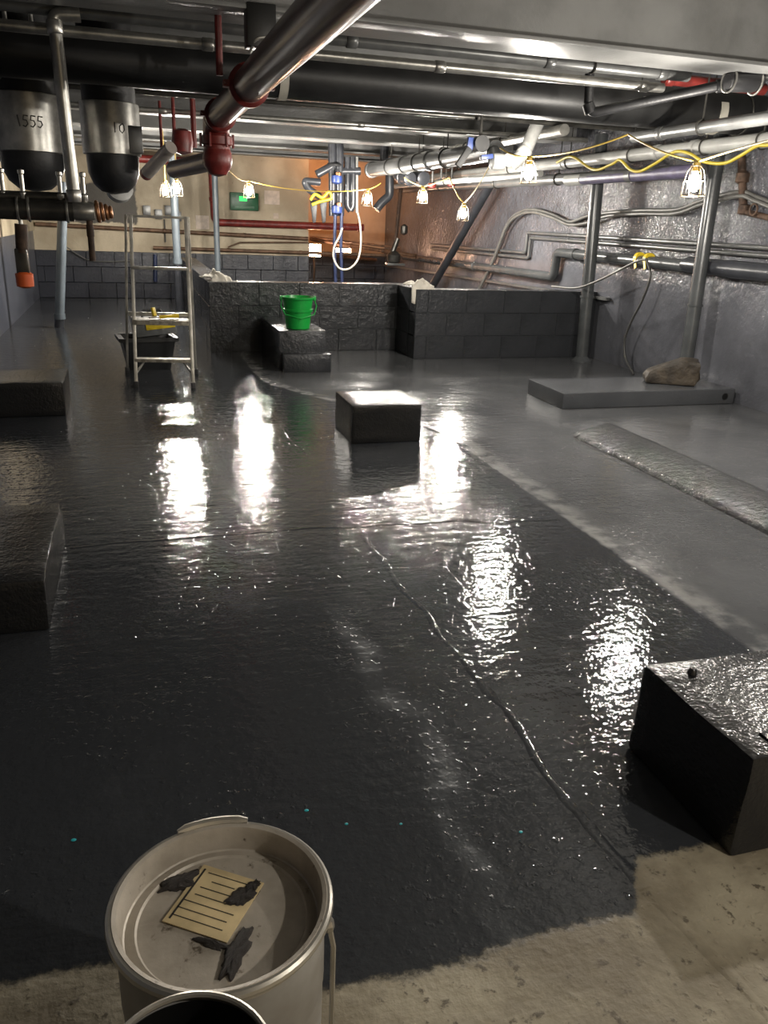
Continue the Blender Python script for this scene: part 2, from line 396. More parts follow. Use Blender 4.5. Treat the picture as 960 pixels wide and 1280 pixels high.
# ---------------------------------------------------------------- plinths and curb
def plinth(name, label, a, b, mat, group=None, batter=.0):
    a = Vector(a); b = Vector(b); t = batter
    o = MB().add([(a.x-t, a.y-t, 0), (b.x+t, a.y-t, 0), (b.x+t, b.y+t, 0), (a.x-t, b.y+t, 0), (a.x, a.y, b.z), (b.x, a.y, b.z), (b.x, b.y, b.z), (a.x, b.y, b.z)],
                 [(3,2,1,0), (4,5,6,7), (0,1,5,4), (1,2,6,5), (2,3,7,6), (3,0,4,7)])
    o = o.build(name, mat, None, bevel=.012)
    bm = bmesh.new(); bm.from_mesh(o.data); bmesh.ops.subdivide_edges(bm, edges=[e for e in bm.edges if e.calc_length() > .12], cuts=5, use_grid_fill=True)
    for v in bm.verts:
        if v.co.z > .01: v.co += noise.noise_vector(v.co*9)*.006
    bm.to_mesh(o.data); bm.free()
    rebase(o, ((a.x+b.x)/2, (a.y+b.y)/2, 0)); return tag(o, label, 'plinth', group)
G = 'painted concrete plinths'
plinth('concrete_plinth', 'square charcoal concrete plinth standing alone in the middle of the floor', (1.21, 4.54, 0), (1.65, 4.98, .237), PLINTH, G)
plinth('concrete_plinth', 'dark painted concrete plinth at the left, farther back of the two', (XL+.002, 5.53, 0), (-.47, 6.06, .22), PLINTH, G)
plinth('concrete_plinth', 'dark painted concrete plinth at the left, nearer of the two', (XL+.002, 2.50, 0), (-.33, 3.25, .175), PLINTH, G, .004)
nb = plinth('concrete_plinth', 'black sided concrete plinth in the right foreground with bolt plates on top', (1.175, 1.10, 0), (2.1, 1.49, .25), PLINTH, G, .008)
MB().box((0, 0, .252), (.05, .04, .008)).build('bolt_plate', PLINTH, nb, bevel=.002).location = (-.36, -.14, 0)
MB().lathe([(.012, .25), (.01, .262), (.006, .266)], n=10).build('bolt', PLINTH, nb).location = (-.37, .13, 0)
lp = plinth('concrete_plinth', 'long low mid grey concrete plinth against the right wall', (3.02, 5.25, 0), (4.56, 5.84, .12), GREYSLAB, G)
MB().lathe([(.03, 0), (.028, .004), (.02, .006)], (0, 0, 0), 12, Matrix.Rotation(PI/2, 3, 'X')).build('drain_hole', CANIN, lp).location = (.68, -.292, .06)
cu = MB().prism([(2.69, 0), (2.71, .03), (2.93, .085), (2.97, .08), (2.99, 0)], 1, .9, 4.5)
cu = cu.build('floor_curb', WETCURB, None, bevel=.008)
bm = bmesh.new(); bm.from_mesh(cu.data); bmesh.ops.subdivide_edges(bm, edges=[e for e in bm.edges if e.calc_length() > 1], cuts=50, use_grid_fill=True)
for v in bm.verts:
    if v.co.z > .01: v.co += noise.noise_vector(v.co*9)*.0035
bm.to_mesh(cu.data); bm.free(); rebase(cu, (2.84, 2.7, 0))
tag(cu, 'low sloping wet grey curb running along the right side of the floor', 'curb')
st = thing('concrete_step', 'two tier charcoal concrete step block under the green bucket', 'step', (1.41, 7.5, 0))
MB().span((-.21, -.44, 0), (.21, .59, .345)).build('upper_tier', DARKBLOCK, st, bevel=.012)
MB().span((-.19, -.56, 0), (.235, -.441, .155)).build('lower_tier', DARKBLOCK, st, bevel=.01)

# ---------------------------------------------------------------- ceiling beams
for i, (y, lab) in enumerate(((4.17, 'nearest grey steel ceiling beam with glossy bottom flange'), (6.9, 'second grey steel ceiling beam, behind the big dark insulated duct'),
                              (8.35, 'third grey steel ceiling beam from the front'), (9.9, 'fourth grey steel ceiling beam from the front'),
                              (11.6, 'fifth grey steel ceiling beam, last but one before the back wall'), (13.0, 'farthest grey steel ceiling beam just before the back wall'))):
    t = thing('ceiling_beam', lab, 'beam', ((XL+XR)/2, y, 2.12), 'steel ceiling beams'); L = XR-XL
    MB().box((0, 0, .009), (L, .33, .018)).build('bottom_flange', BEAM, t, bevel=.003)
    MB().box((0, 0, .222), (L, .022, .408)).build('web', BEAM, t)
    MB().box((0, 0, .427), (L, .2, .004)).build('top_flange', BEAM, t)
def ring_pts(c, ax, r, n=20):
    ax = Vector(ax).normalized(); u = ax.cross(Vector((0, 0, 1)))
    if u.length < 1e-3: u = Vector((1, 0, 0))
    u.normalize(); v = ax.cross(u); return [Vector(c)+(u*math.cos(2*PI*k/n)+v*math.sin(2*PI*k/n))*r for k in range(n)]
def pipe(name, label, pts, r, mat, cat='pipe', group=None, bend=0.0, n=14, couplings=(), cmat=None, hang=(), hmat=None, hz=ZC, cr=1.18, cl=.06, smooth=False):
    """a pipe run as one thing: mesh plus coupling and hanger parts. couplings, hang: fractions along the chord from the first to last point"""
    P = [Vector(p) for p in pts]; o0 = P[0].copy()
    Q = fillet(P, bend) if bend else (spline(P) if smooth else P)
    t = MB().tube([q-o0 for q in Q], r, n).build(name, mat, None, angle=50); t.location = o0; tag(t, label, cat, group)
    Ls = [0]
    for a, b in zip(Q[:-1], Q[1:]): Ls.append(Ls[-1]+(b-a).length)
    def at(f):
        s = f*Ls[-1]
        for i in range(len(Q)-1):
            if s <= Ls[i+1]+1e-6: d = (Q[i+1]-Q[i]); return Q[i]+d*((s-Ls[i])/max(1e-6, d.length)), d.normalized()
        return Q[-1], (Q[-1]-Q[-2]).normalized()
    for f in couplings:
        p, d = at(f); p = p-o0
        MB().tube([p-d*cl*.5, p-d*cl*.42, p+d*cl*.42, p+d*cl*.5], [r*1.02, r*cr, r*cr, r*1.02], n).build('coupling', cmat or mat, t, angle=50)
    for f in hang:
        p, d = at(f); p0 = p-o0
        m = MB().tube(ring_pts(p0, d, r+.006), .006, 6, closed=True)
        m.cyl(p0+Vector((0, 0, r+.004)), p0+Vector((0, 0, hz-p.z-.003)), .006, n=6); m.build('hanger', hmat or DARKPIPE, t)
    return t

# ---------------------------------------------------------------- overhead pipes
pipe('insulated_duct', 'big dark insulated duct running across under the ceiling', [(XL+.03, 5.25, 2.06), (XR-.03, 5.25, 2.07)], .13, DUCT, 'duct', n=28, hang=(.12, .93), couplings=())
_d = bpy.data.objects['insulated_duct']
for bx, bw in ((.92, .05), (3.93, .06)):
    MB().tube([(bx-XL-.03-bw/2, 0, 0), (bx-XL-.03+bw/2, 0, 0)], .133, 28).build('jacket_band', BANDW, _d)
pipe('ceiling_conduit', 'upper pale conduit right behind the nearest ceiling beam', [(XL+.02, 4.55, 2.15), (3.2, 4.55, 2.14)], .032, DULL, group='conduits behind the first beam', couplings=(.25, .55, .8, .96), hang=(.45, .86))
pipe('ceiling_conduit', 'lower pale conduit right behind the nearest ceiling beam', [(XL+.02, 4.64, 2.075), (3.1, 4.64, 2.08)], .026, STEEL, group='conduits behind the first beam', couplings=(.4, .68, .97))
pipe('thin_ceiling_pipe', 'thin dark pipe crossing directly under the second ceiling beam', [(XL+.02, 6.6, 2.075), (XR-.02, 6.6, 2.085)], .018, DARKPIPE)
pipe('thin_ceiling_pipe', 'thin bright pipe crossing behind the second ceiling beam', [(XL+.02, 7.4, 2.04), (4.2, 7.4, 2.06)], .022, STEEL, couplings=(.3, .6))
# fire main
fm = thing('fire_main', 'big oxide red sprinkler main coming over the viewer and dropping at an elbow', 'pipe', (.57, 5.62, 1.84))
def rel(o, p): return Vector(p)-o.location
MB().tube([rel(fm, (.59, -1.9, 1.84)), rel(fm, (.57, 5.5, 1.84))], .074, 24).build('main_pipe', REDMETAL, fm)
for y, l in ((4.13, .065), (5.38, .08)):
    MB().tube([rel(fm, (.573, y-l/2, 1.84)), rel(fm, (.573, y-l/2+.012, 1.84)), rel(fm, (.573, y+l/2-.012, 1.84)), rel(fm, (.573, y+l/2, 1.84))], [.077, .094, .094, .077], 24).build('coupling', RED, fm)
    for s in (-1, 1): MB().box(rel(fm, (.573+s*.103, y, 1.84)), (.028, l*.8, .028)).build('coupling_lug', RED, fm); MB().cyl(rel(fm, (.573+s*.107, y-.055, 1.84)), rel(fm, (.573+s*.107, y+.055, 1.84)), .0075, n=8).build('coupling_bolt', RED, fm)
el = fillet([(.57, 5.35, 1.84), (.57, 5.64, 1.84), (.575, 5.64, 1.48)], .145, 8)[1:-1]
MB().tube([rel(fm, p) for p in el]+[rel(fm, (.575, 5.64, 1.61))], .083, 22).build('elbow', RED, fm)
MB().tube([rel(fm, (.575, 5.64, q)) for q in (1.75, 1.74, 1.695, 1.685)], [.081, .098, .098, .081], 22).build('coupling', RED, fm)
MB().lathe([(.001, -.095), (.054, -.081), (.086, -.036), (.094, 0), (.09, .045), (.077, .081)], rel(fm, (.575, 5.64, 1.60)), 24).build('tee_body', RED, fm)
for a in range(6): q = rel(fm, (.575+.101*math.cos(a*PI/3), 5.64+.101*math.sin(a*PI/3), 1.717)); MB().cyl(q-Vector((0, 0, .04)), q+Vector((0, 0, .04)), .008, n=6).build('coupling_bolt', RED, fm)
hb = aty(325, 34, 4.05)
MB().box(rel(fm, hb), (.13, .10, .17)).build('beam_clamp', CANIN, fm, bevel=.008)
for dz in (0, .03): MB().tube(fillet([rel(fm, aty(312, 66, 4.02))+Vector((dz, 0, 0)), rel(fm, aty(320, 48, 4.0))+Vector((dz, 0, 0)), rel(fm, aty(336, 46, 4.0))+Vector((dz, 0, 0))], .02), .007, 8).build('u_bolt', STEEL, fm)
pe = aty(218, 212, 6.4)
MB().tube([rel(fm, (.54, 5.68, 1.60)), rel(fm, pe)], .06, 20).build('branch_pipe', REDMETAL, fm)
MB().cyl(rel(fm, (.45, 4.2, 1.88)), rel(fm, (.45, 4.2, 2.12)), .016, n=10).build('drop_pipe', RED, fm)
q = aty(228, 178, 7.2)
s2 = thing('sprinkler_branch', 'smaller red sprinkler branch with bright pipe stub left of the fire main', 'pipe', q)
MB().lathe([(.02, -.09), (.075, -.07), (.085, 0), (.075, .08), (.03, .1)], (0, 0, 0), 20).build('fitting', RED, s2)
a, b = aty(202, 198, 7.1), aty(184, 216, 7.4)
MB().tube([rel(s2, aty(214, 184, 7.1)), rel(s2, b)], .052, 18).build('bright_stub', BRIGHT, s2)
MB().tube([rel(s2, b), rel(s2, b+(b-a).normalized()*.03)], .052, 18).build('end_cap', RED, s2)
MB().tube([rel(s2, aty(243, 185, 7.3)), rel(s2, (aty(243, 185, 7.3).x, 7.3, 2.5))], .022, 12).build('drop_pipe', RED, s2)
MB().tube([rel(s2, aty(218, 170, 7.2)), rel(s2, (aty(218, 170, 7.2).x, 7.2, 2.5))], .014, 10).build('drop_pipe', RED, s2)
MB().tube([rel(s2, aty(203, 200, 7.4)), rel(s2, (aty(203, 200, 7.4).x, 7.4, 2.12))], .012, 10).build('drop_pipe', RED, s2)

# right-hand bank, running in depth
def kz(z43, x): return CAM_H+(z43-CAM_H)*x/4.3
pipe('steel_pipe', 'dark shiny steel pipe, topmost of the bank along the right wall', [(3.4, .8, kz(2.045, 3.4)), (3.4, 5.35, kz(2.045, 3.4))], .036, DULL, group='pipe bank along the right wall', couplings=(.93,), hang=(.6, .84))
pipe('pvc_pipe', 'pale plastic pipe with many hangers in the middle of the right bank', [(4.12, 1.0, kz(1.91, 4.12)), (4.12, 12.9, kz(1.89, 4.12))], .05, PVC, group='pipe bank along the right wall', couplings=(.3, .39, .43, .56), hang=(.33, .38, .46, .55, .66, .8), n=18)
lo = pipe('pvc_pipe', 'lowest pale pipe of the right bank with a violet stained joint', [(4.19, 5.62, kz(1.735, 4.19)), (4.19, 8.4, kz(1.75, 4.19)), (4.19, 13.1, kz(1.765, 4.19))], .05, DULL, group='pipe bank along the right wall', hang=(.3, .5, .75), n=18)
MB().tube([(0, .05, 0), (0, 1.75, 0)], .0515, 18).build('violet_sleeve', PVCPURPLE, lo)
MB().tube([(0, 1.75, 0), (0, 2.05, 0)], .056, 18).build('white_sleeve', PVC, lo)
MB().tube([(0, .9, 0), (0, .98, 0)], .058, 18).build('coupling', DULL, lo)
bp = pipe('heating_pipe', 'fat grey pipe with hangers running back to the valve manifold', [(3.0, 6.78, kz(2.12, 3.0)), (3.0, 10.6, kz(2.135, 3.0))], .082, DULL, couplings=(.42, .64, .99), hang=(.3, .52, .78), n=20, hz=2.12)
pipe('heating_pipe', 'thinner grey pipe above and right of the fat one', [(3.42, 6.4, kz(2.21, 3.42)), (3.42, 11.0, kz(2.21, 3.42))], .045, STEEL, couplings=(.5,), hang=(.25, .45, .6, .75), hz=2.5)
pipe('heating_pipe', 'slim pale pipe under the fat grey pipe', [(3.75, 7.4, 1.75), (3.75, 12.4, 1.75)], .03, PVC, couplings=(.35, .7), hang=(.5,), hz=2.5)
pipe('vent_pipe', 'short white plastic pipe slanting down from the second beam', [aty(674, 150, 6.7), aty(655, 192, 6.55), aty(640, 205, 6.62)], .055, WHITECAP, couplings=(.72,), n=18, bend=.05, cr=1.12)
pj = thing('pipe_junction', 'cluster of pale plastic elbows and blue valve at the fat grey pipe', 'fitting', aty(622, 202, 6.4))
MB().lathe([(.03, -.06), (.06, -.05), (.065, 0), (.06, .05), (.03, .06)], (0, 0, 0), 18, Matrix.Rotation(PI/2, 3, 'Y')).build('tee', PVC, pj)
MB().lathe([(.02, -.05), (.05, -.04), (.05, .04), (.02, .05)], (.08, 0, .015), 16, Matrix.Rotation(PI/2, 3, 'X')).build('tee', WHITECAP, pj)
MB().tube([(-.02, .02, 0), Vector((3.0, 6.82, kz(2.12, 3.0)))-pj.location], .05, 16).build('stub', DULL, pj)
MB().bar((-.16, -.02, .02), (-.06, -.02, .035), .05, .035).build('valve_handle', BLUE, pj, bevel=.006)
bv = thing('butterfly_valve', 'black valve with blue lever and black wheel hanging over the grey pipes', 'valve', aty(592, 185, 6.5))
MB().tube([rel(bv, aty(600, 180, 6.5))-Vector((0, .05, 0)), rel(bv, aty(600, 180, 6.5))+Vector((0, .05, 0))], .062, 20).build('wheel', RUBBER, bv)
MB().bar(rel(bv, aty(589, 172, 6.5)), rel(bv, aty(586, 188, 6.5)), .03, .05).build('blue_lever', BLUE, bv, bevel=.005)
MB().bar(rel(bv, aty(587, 185, 6.48)), rel(bv, aty(572, 208, 6.48)), .035, .05).build('body', RUBBER, bv, bevel=.006)
MB().cyl(rel(bv, aty(600, 180, 6.5)), rel(bv, (aty(600, 180, 6.5).x, 6.5, 2.12)), .012, n=8).build('hanger', DARKPIPE, bv)
# black drain with the long sloping run, upper right
A = aty(737, 92, 4.75); B = aty(735, 142, 4.75); C_ = aty(905, 106, 4.35); D_ = aty(952, 104, 4.3)
pipe('black_drain_pipe', 'black pipe dropping and turning into a long rising run at upper right', [A, B, C_, D_], .028, BLACK, bend=.06, couplings=(.16, .8), cr=1.25)
vf = thing('drain_fitting', 'stubby black drain fitting with bright clamps at the top right', 'fitting', aty(930, 102, 4.25))
MB().tube([(-.11, 0, -.01), (-.09, 0, -.005), (.07, 0, .01), (.1, 0, .01)], [.04, .055, .06, .05], 18).build('body', BLACK, vf)
for xx in (-.1, .075): MB().tube(ring_pts((xx, 0, 0), (1, 0, 0), .062), .006, 6, closed=True).build('clamp', STEEL, vf)
pipe('red_stub_pipe', 'short red pipe stub behind the black drain at upper right', [aty(830, 98, 4.9), aty(955, 112, 4.9)], .035, RED, couplings=(.05,))
cbl = [(696, 203), (715, 196), (742, 212), (765, 205), (775, 200), (788, 212), (800, 214), (818, 205), (843, 190), (862, 192), (880, 202), (905, 204), (925, 195), (945, 183), (960, 181), (985, 176)]
pipe('yellow_cable', 'thick yellow cable looping along the right pipe bank', [atx(x, y, 4.02) for x, y in cbl], .012, YELLOWC, 'cable', smooth=True, n=8)

# ---------------------------------------------------------------- standing poles
def pole(label, x, y, z0, z1, r, mat, lower=None, zsplit=0, foot=True, group='floor to ceiling poles', top=None):
    t = thing('support_pole', label, 'pole', (x, y, z0), group); tp = Vector(top) - Vector((x, y, z0)) if top is not None else Vector((0, 0, z1-z0))
    if lower: 
        k = tp*((zsplit-z0)/(z1-z0)); MB().cyl(k, tp, r, n=18).build('upper_shaft', mat, t); MB().cyl((0, 0, 0), k, r*1.01, n=18).build('lower_shaft', lower, t)
        MB().tube([k-Vector((0, 0, .03)), k+Vector((0, 0, .03))], r*1.2, 18).build('collar', mat, t)
    else:
        MB().cyl((0, 0, 0), tp, r, n=18).build('shaft', mat, t)
        MB().tube([tp*.3-Vector((0, 0, .008)), tp*.3+Vector((0, 0, .008))], r*1.15, 18).build('collar', mat, t)
    if foot: MB().lathe([(r*1.7, 0), (r*1.7, .012), (r*1.3, .03), (r, .05)], (0, 0, 0), 18).build('foot', lower or mat, t)
    return t
pole('short grey pole under the big steel pipe at left', -.83, 10.0, 0, 1.55, .052, POLEB, POLED, .12, foot=False, top=(-.64, 10.0, 1.55))
pole('pale blue pole with dark lower half behind the ladder', .59, 11.3, 0, 2.12, .05, POLEB, POLED, .68)
pp = aty(271, 300, 12.3); pole('slim pale blue pole behind the low block wall', pp.x, 12.3, 0, 2.12, .042, POLEB, POLED, .3)
pole('grey pole at the right end of the low block wall', 4.36, 7.3, 0, 2.12, .062, POLE, top=(4.36, 7.42, 2.12))
pole('grey pole rising behind the brown stained stone', 4.40, 5.70, .12, 2.12, .056, POLE, top=(4.45, 5.80, 2.12))
dgo = pipe('diagonal_brace', 'dark diagonal brace pipe leaning against the right wall', [atx(538, 362, 4.37), atx(622, 214, 4.37)], .06, POLED, 'pipe', n=16)

# ---------------------------------------------------------------- right wall services
XW = XR-.03
def onw(*pts, off=.0): return [atx(x, y, XR-off) for x, y in pts]
wz = lambda p: p
def flat(pts): 
    return pts
P = onw((500, 322), (690, 348), (690, 348), off=.07)
a = atx(505, 321, XR-.07); b = atx(692, 346, XR-.07); c = atx(703, 316, XR-.07); d = atx(960, 344, XR-.07)
b.z = min(b.z, c.z-.2)
pipe('wall_pipe', 'thick grey pipe with an upward jog low on the right wall', [a, b, Vector((c.x, b.y-.02, c.z)), Vector((d.x, d.y-1.5, d.z))], .05, POLE, bend=.07, couplings=(.3, .58), n=16)
wp = bpy.data.objects['wall_pipe']
MB().tube([Vector(q)-wp.location for q in ((XR-.07, 6.1, c.z+.003), (XR-.07, 6.05, c.z+.003), (XR-.07, 5.62, c.z), (XR-.07, 5.5, c.z), (XR-.07, 5.1, c.z), (XR-.07, 4.9, c.z), (XR-.07, 4.2, d.z))], [.053, .064, .062, .069, .064, .068, .064], 16).build('insulation_sleeve', POLED, wp)
for k, (dz, dy, lab) in enumerate(((0, 0, 'upper'), (-.055, .09, 'lower'))):
    a = atx(540, 306, XR-.035); b = atx(657, 316, XR-.035); c = atx(664, 291, XR-.035); d = atx(960, 311, XR-.035)
    pipe('wall_conduit', lab+' of the twin thin conduits stepping along the right wall', [(a.x, a.y, a.z+dz), (b.x, b.y-dy, b.z+dz), (b.x, b.y-dy-.01, c.z+dz), (c.x, d.y-1.5, d.z+dz)], .019, DULL, group='twin wall conduits', bend=.03, couplings=(.25, .5, .62, .75, .9), cl=.04)
for k, o in enumerate((0, .03)):
    w1 = [(598, 362), (618, 320), (634, 280), (650, 265), (668, 262), (690, 268), (712, 277), (735, 270+o*150), (760, 266), (800, 263), (845, 262), (880, 250), (925, 240), (945, 246), (985, 262)]
    pipe('wall_cable', ('upper' if k else 'lower')+' of two grey cables sagging in waves across the right wall', [atx(x, y, XR-.05-o)-Vector((0, 0, o)) for x, y in w1], .017, CABLE, 'cable', 'wavy wall cables', smooth=True, n=8)
a = atx(470, 330, XR-.03); b = atx(760, 374, XR-.03)
MBt = MB().bar(Vector((0, 0, 0)), b-a, .04, .03).build('wall_rail', DULL); MBt.location = a; tag(MBt, 'narrow metal rail low on the right wall behind the block wall', 'rail')
cj = [(430+130, 348), (620, 345), (690, 358), (720, 360), (745, 352), (770, 340), (795, 327), (808, 324)]
pipe('looped_cord', 'thin cord running from the block wall up to yellow clips on the wall pipe', [atx(x, y, 4.24) for x, y in cj[2:]], .011, CABLE, 'cord', smooth=True, n=8)
pipe('looped_cord', 'dark cord hanging from the yellow clips down to the low plinth', [atx(x, y, 4.42) for x, y in ((808, 324), (813, 345), (803, 375), (790, 400), (781, 425), (782, 448), (792, 468))], .011, CABLED, 'cord', smooth=True, n=8)
for px_, lab in ((799, 'left yellow clip on the thick wall pipe'), (811, 'right yellow clip on the thick wall pipe')):
    p = atx(px_, 325, XR-.07); p.z = 1.035
    cl = thing('pipe_clip', lab, 'clip', p, 'yellow clips')
    MB().tube([(0, -.02, 0), (0, .02, 0)], .056, 16).build('band', YTAG, cl); MB().bar((-.05, 0, .0), (-.062, -.05, -.085), .03, .006, (1, 0, 0)).build('tail', YTAG, cl)
rp = thing('rusty_riser', 'rusty brown riser pipe with valve at the far right wall', 'pipe', atx(930, 262, XR-.06))
o = rp.location
MB().tube([(0, 0, -.03), atx(927, 195, XR-.06)-o], .03, 12).build('riser', RUST, rp)
MB().tube([(0, 0, -.015), atx(985, 278, XR-.06)-o], .022, 12).build('branch', RUST, rp)
MB().lathe([(.02, -.04), (.045, -.03), (.045, .03), (.02, .04)], (0, 0, 0), 14).build('elbow', RUST, rp)
MB().lathe([(.02, -.05), (.05, -.03), (.05, .03), (.02, .05)], atx(928, 222, XR-.06)-o, 14).build('valve_body', RUST, rp)
MB().tube(ring_pts(atx(942, 262, XR-.1)-o, (1, 0, 0), .04, 16), .008, 6, closed=True).build('hand_wheel', RUST, rp)
# brown stone
bs = MB().prism([(-.21, 0), (.17, 0), (.2, .06), (.19, .19), (.06, .205), (-.06, .15), (-.2, .085), (-.225, .04)], 1, -.1, .1).build('stained_stone', BROWNSTONE, None, bevel=.014)
bm = bmesh.new(); bm.from_mesh(bs.data); bmesh.ops.triangulate(bm, faces=bm.faces[:]); bmesh.ops.subdivide_edges(bm, edges=[e for e in bm.edges if e.calc_length() > .05], cuts=3, use_grid_fill=True)
for v in bm.verts:
    if v.co.z > .012: v.co += noise.noise_vector(v.co*11)*.014
    if v.co.x > .1 and v.co.z > .03: v.co.x += .010*math.sin(v.co.y*150)
bm.to_mesh(bs.data); bm.free(); bs.location = (4.15, 5.52, .124); bs.rotation_euler = (0, 0, -.5); tag(bs, 'brown stained broken stone on the low plinth by the right wall', 'stone')

# ---------------------------------------------------------------- back wall services
yb = YB-.06
def onb(*pts, y=yb): return [aty(px, py, y) for px, py in pts]
a, b, c, d = onb((256, 208), (268, 212), (272, 278), (492, 285))
pipe('red_wall_pipe', 'red pipe with elbows running level along the tan back wall', [(-.2, 12.95, 1.985), (a.x, 12.95, 1.985), (a.x+.1, yb-.02, 1.9), (a.x+.12, yb-.02, 1.16), (XA+.9, yb-.02, 1.16)], .055, RED, bend=.1, couplings=(.33, .45, .985), cr=1.25, n=16)
pipe('brown_wall_pipe', 'upper brown pipe level on the tan back wall', [(-1.3, yb, 1.05), (XA-.02, yb, .96)], .03, BROWNPIPE, group='brown back wall pipes', couplings=(.45, .75))
pipe('brown_wall_pipe', 'lower brown pipe level just above the dark painted blocks', [(.35, yb, .76), (XA+1.4, yb, .735)], .026, BROWNPIPE, group='brown back wall pipes', couplings=(.3, .6))
pipe('brown_wall_pipe', 'thin crooked conduit between the brown pipes on the back wall', [aty(285, 309, yb), aty(300, 303, yb), aty(385, 303, yb)], .012, BROWNPIPE, group='brown back wall pipes')
gb = thing('control_box', 'green control box with a glowing indicator on the tan back wall', 'electrical box', aty(305, 252, YB-.05))
MB().box((0, 0, 0), (.44, .1, .26)).build('casing', GREEND, gb, bevel=.012); MB().box((-.02, -.052, .04), (.12, .006, .07)).build('indicator', GREENL, gb)
MB().box((0, -.052, -.08), (.3, .006, .03)).build('nameplate', GREEND, gb)
for (x, y, w_, h, lab) in ((340, 247, .24, .2, 'pinkish paper notice right of the green box'), (345, 270, .08, .08, 'small square note below the pinkish notice'), (253, 278, .2, .2, 'pale paper notice left of the red pipe')):
    p = MB().box((0, 0, 0), (w_, .008, h)).build('paper_notice', NOTE); p.location = aty(x, y, YB-.004); tag(p, lab, 'notice', 'papers on the back wall')
jb = thing('outlet_boxes', 'group of small grey conduit boxes on the back wall above the ladder', 'electrical box', aty(205, 268, YB-.05))
for dx, dz in ((-.25, .05), (-.08, .0), (.07, .06), (.2, -.02)): MB().box((dx, 0, dz), (.11, .08, .14)).build('box', DULL, jb, bevel=.006)
MB().tube([(0, .0, -.07), (0, 0, -.4)], .012, 8).build('conduit', DULL, jb)
rl = pipe('blue_wall_strip', 'blue pipe standing against the dark blocks behind the ladder', [aty(194, 352, YB-.09), aty(194, 318, YB-.09)], .03, BLUEH)
pipe('wall_wire', 'thin pale wire sagging along the dark back wall at left', [aty(x, y, YB-.1) for x, y in ((82, 308), (100, 320), (115, 326), (140, 327), (165, 326))], .009, CABLE, 'wire', smooth=True, n=6)

# ---------------------------------------------------------------- valve manifold in the middle
vm = thing('valve_manifold', 'dark valve manifold with blue valves hanging over the low wall', 'valves', (2.72, 10.7, 1.6))
o = vm.location
def rm(x, y, yy=10.7): return aty(x, y, yy)-o
for x, w_ in ((415, .05), (424, .055)): MB().tube([rm(x, 180), rm(x+1, 270)], w_, 16).build('dark_riser', POLED, vm)
for x, w_ in ((434, .04), (441, .04)): MB().tube(fillet([rm(x, 196), rm(x, 258), rm(x+ (4 if x < 440 else -3), 263)], .04), w_, 14).build('grey_riser', POLED, vm)
MB().tube([rm(446, 196), rm(446, 266)], .02, 12).build('white_riser', PVC, vm)
for (x, y) in ((421, 224), (421, 262)):
    MB().lathe([(.02, -.06), (.065, -.04), (.07, 0), (.065, .04), (.02, .06)], rm(x, y, 10.6), 16).build('blue_valve', BLUE, vm)
for (x, y) in ((423, 218), (424, 256)): MB().lathe([(.02, -.03), (.04, -.02), (.04, .02), (.02, .03)], rm(x, y, 10.58), 12).build('copper_nut', COPPER, vm)
MB().tube(fillet([rm(400, 228), rm(380, 226), rm(385, 236), rm(400, 246)], .05), .045, 14).build('side_elbow', POLED, vm)
MB().tube([rm(396, 218), rm(418, 206)], .05, 14).build('side_arm', POLED, vm)
MB().tube([rm(418, 214), rm(450, 214)], .05, 14).build('cross_arm', POLED, vm)
MB().tube(ring_pts(rm(418, 240), (0, 0, 1), .075), .018, 8, closed=True).build('flange', BLACK, vm)
MB().tube(ring_pts(rm(418, 206), (0, 0, 1), .075), .02, 8, closed=True).build('flange', BLACK, vm)
for x, lab in ((419, 'left'), (427, 'right')):
    pipe('blue_hose', lab+' of two blue hoses hanging from the valve manifold', [aty(x, 266, 10.62), aty(x-1, 310, 10.62), aty(x+1, 362, 10.62)], .021, BLUEH, 'hose', 'blue hoses', n=10)
lp_ = [(446, 262), (450, 280), (451, 305), (447, 325), (436, 336), (424, 335), (417, 322), (418, 308), (424, 296), (428, 285)]
pipe('cream_hose', 'cream hose hanging in a big loop below the valve manifold', [aty(x, y, 10.5) for x, y in lp_], .012, CREAM, 'hose', smooth=True, n=8)
pipe('yellow_strap', 'yellow strap bunched at the left of the valve manifold', [aty(x, y, 10.5) for x, y in ((388, 250), (394, 243), (403, 247), (411, 240), (414, 248), (400, 252), (390, 256))], .02, YELLOWC, 'strap', smooth=True, n=8)
for i, (x, y, lab) in enumerate(((392, 268, 'left'), (404, 268, 'right'))):
    g = MB().add([p-aty(x, y, 10.72) for p in (aty(x-5, y-18, 10.72), aty(x+5, y-18, 10.72), aty(x+3, y+10, 10.72), aty(x-1, y+11, 10.72), aty(x-5, y-18, 10.78), aty(x+5, y-18, 10.78), aty(x+3, y+10, 10.78), aty(x-1, y+11, 10.78))],
                 [(0,1,2,3), (7,6,5,4), (0,4,5,1), (1,5,6,2), (2,6,7,3), (3,7,4,0)]).build('hanging_strap', BLACK, None, bevel=.01); g.location = aty(x, y, 10.72); tag(g, lab+' dark flap hanging below the yellow strap', 'strap', 'dark hanging flaps')
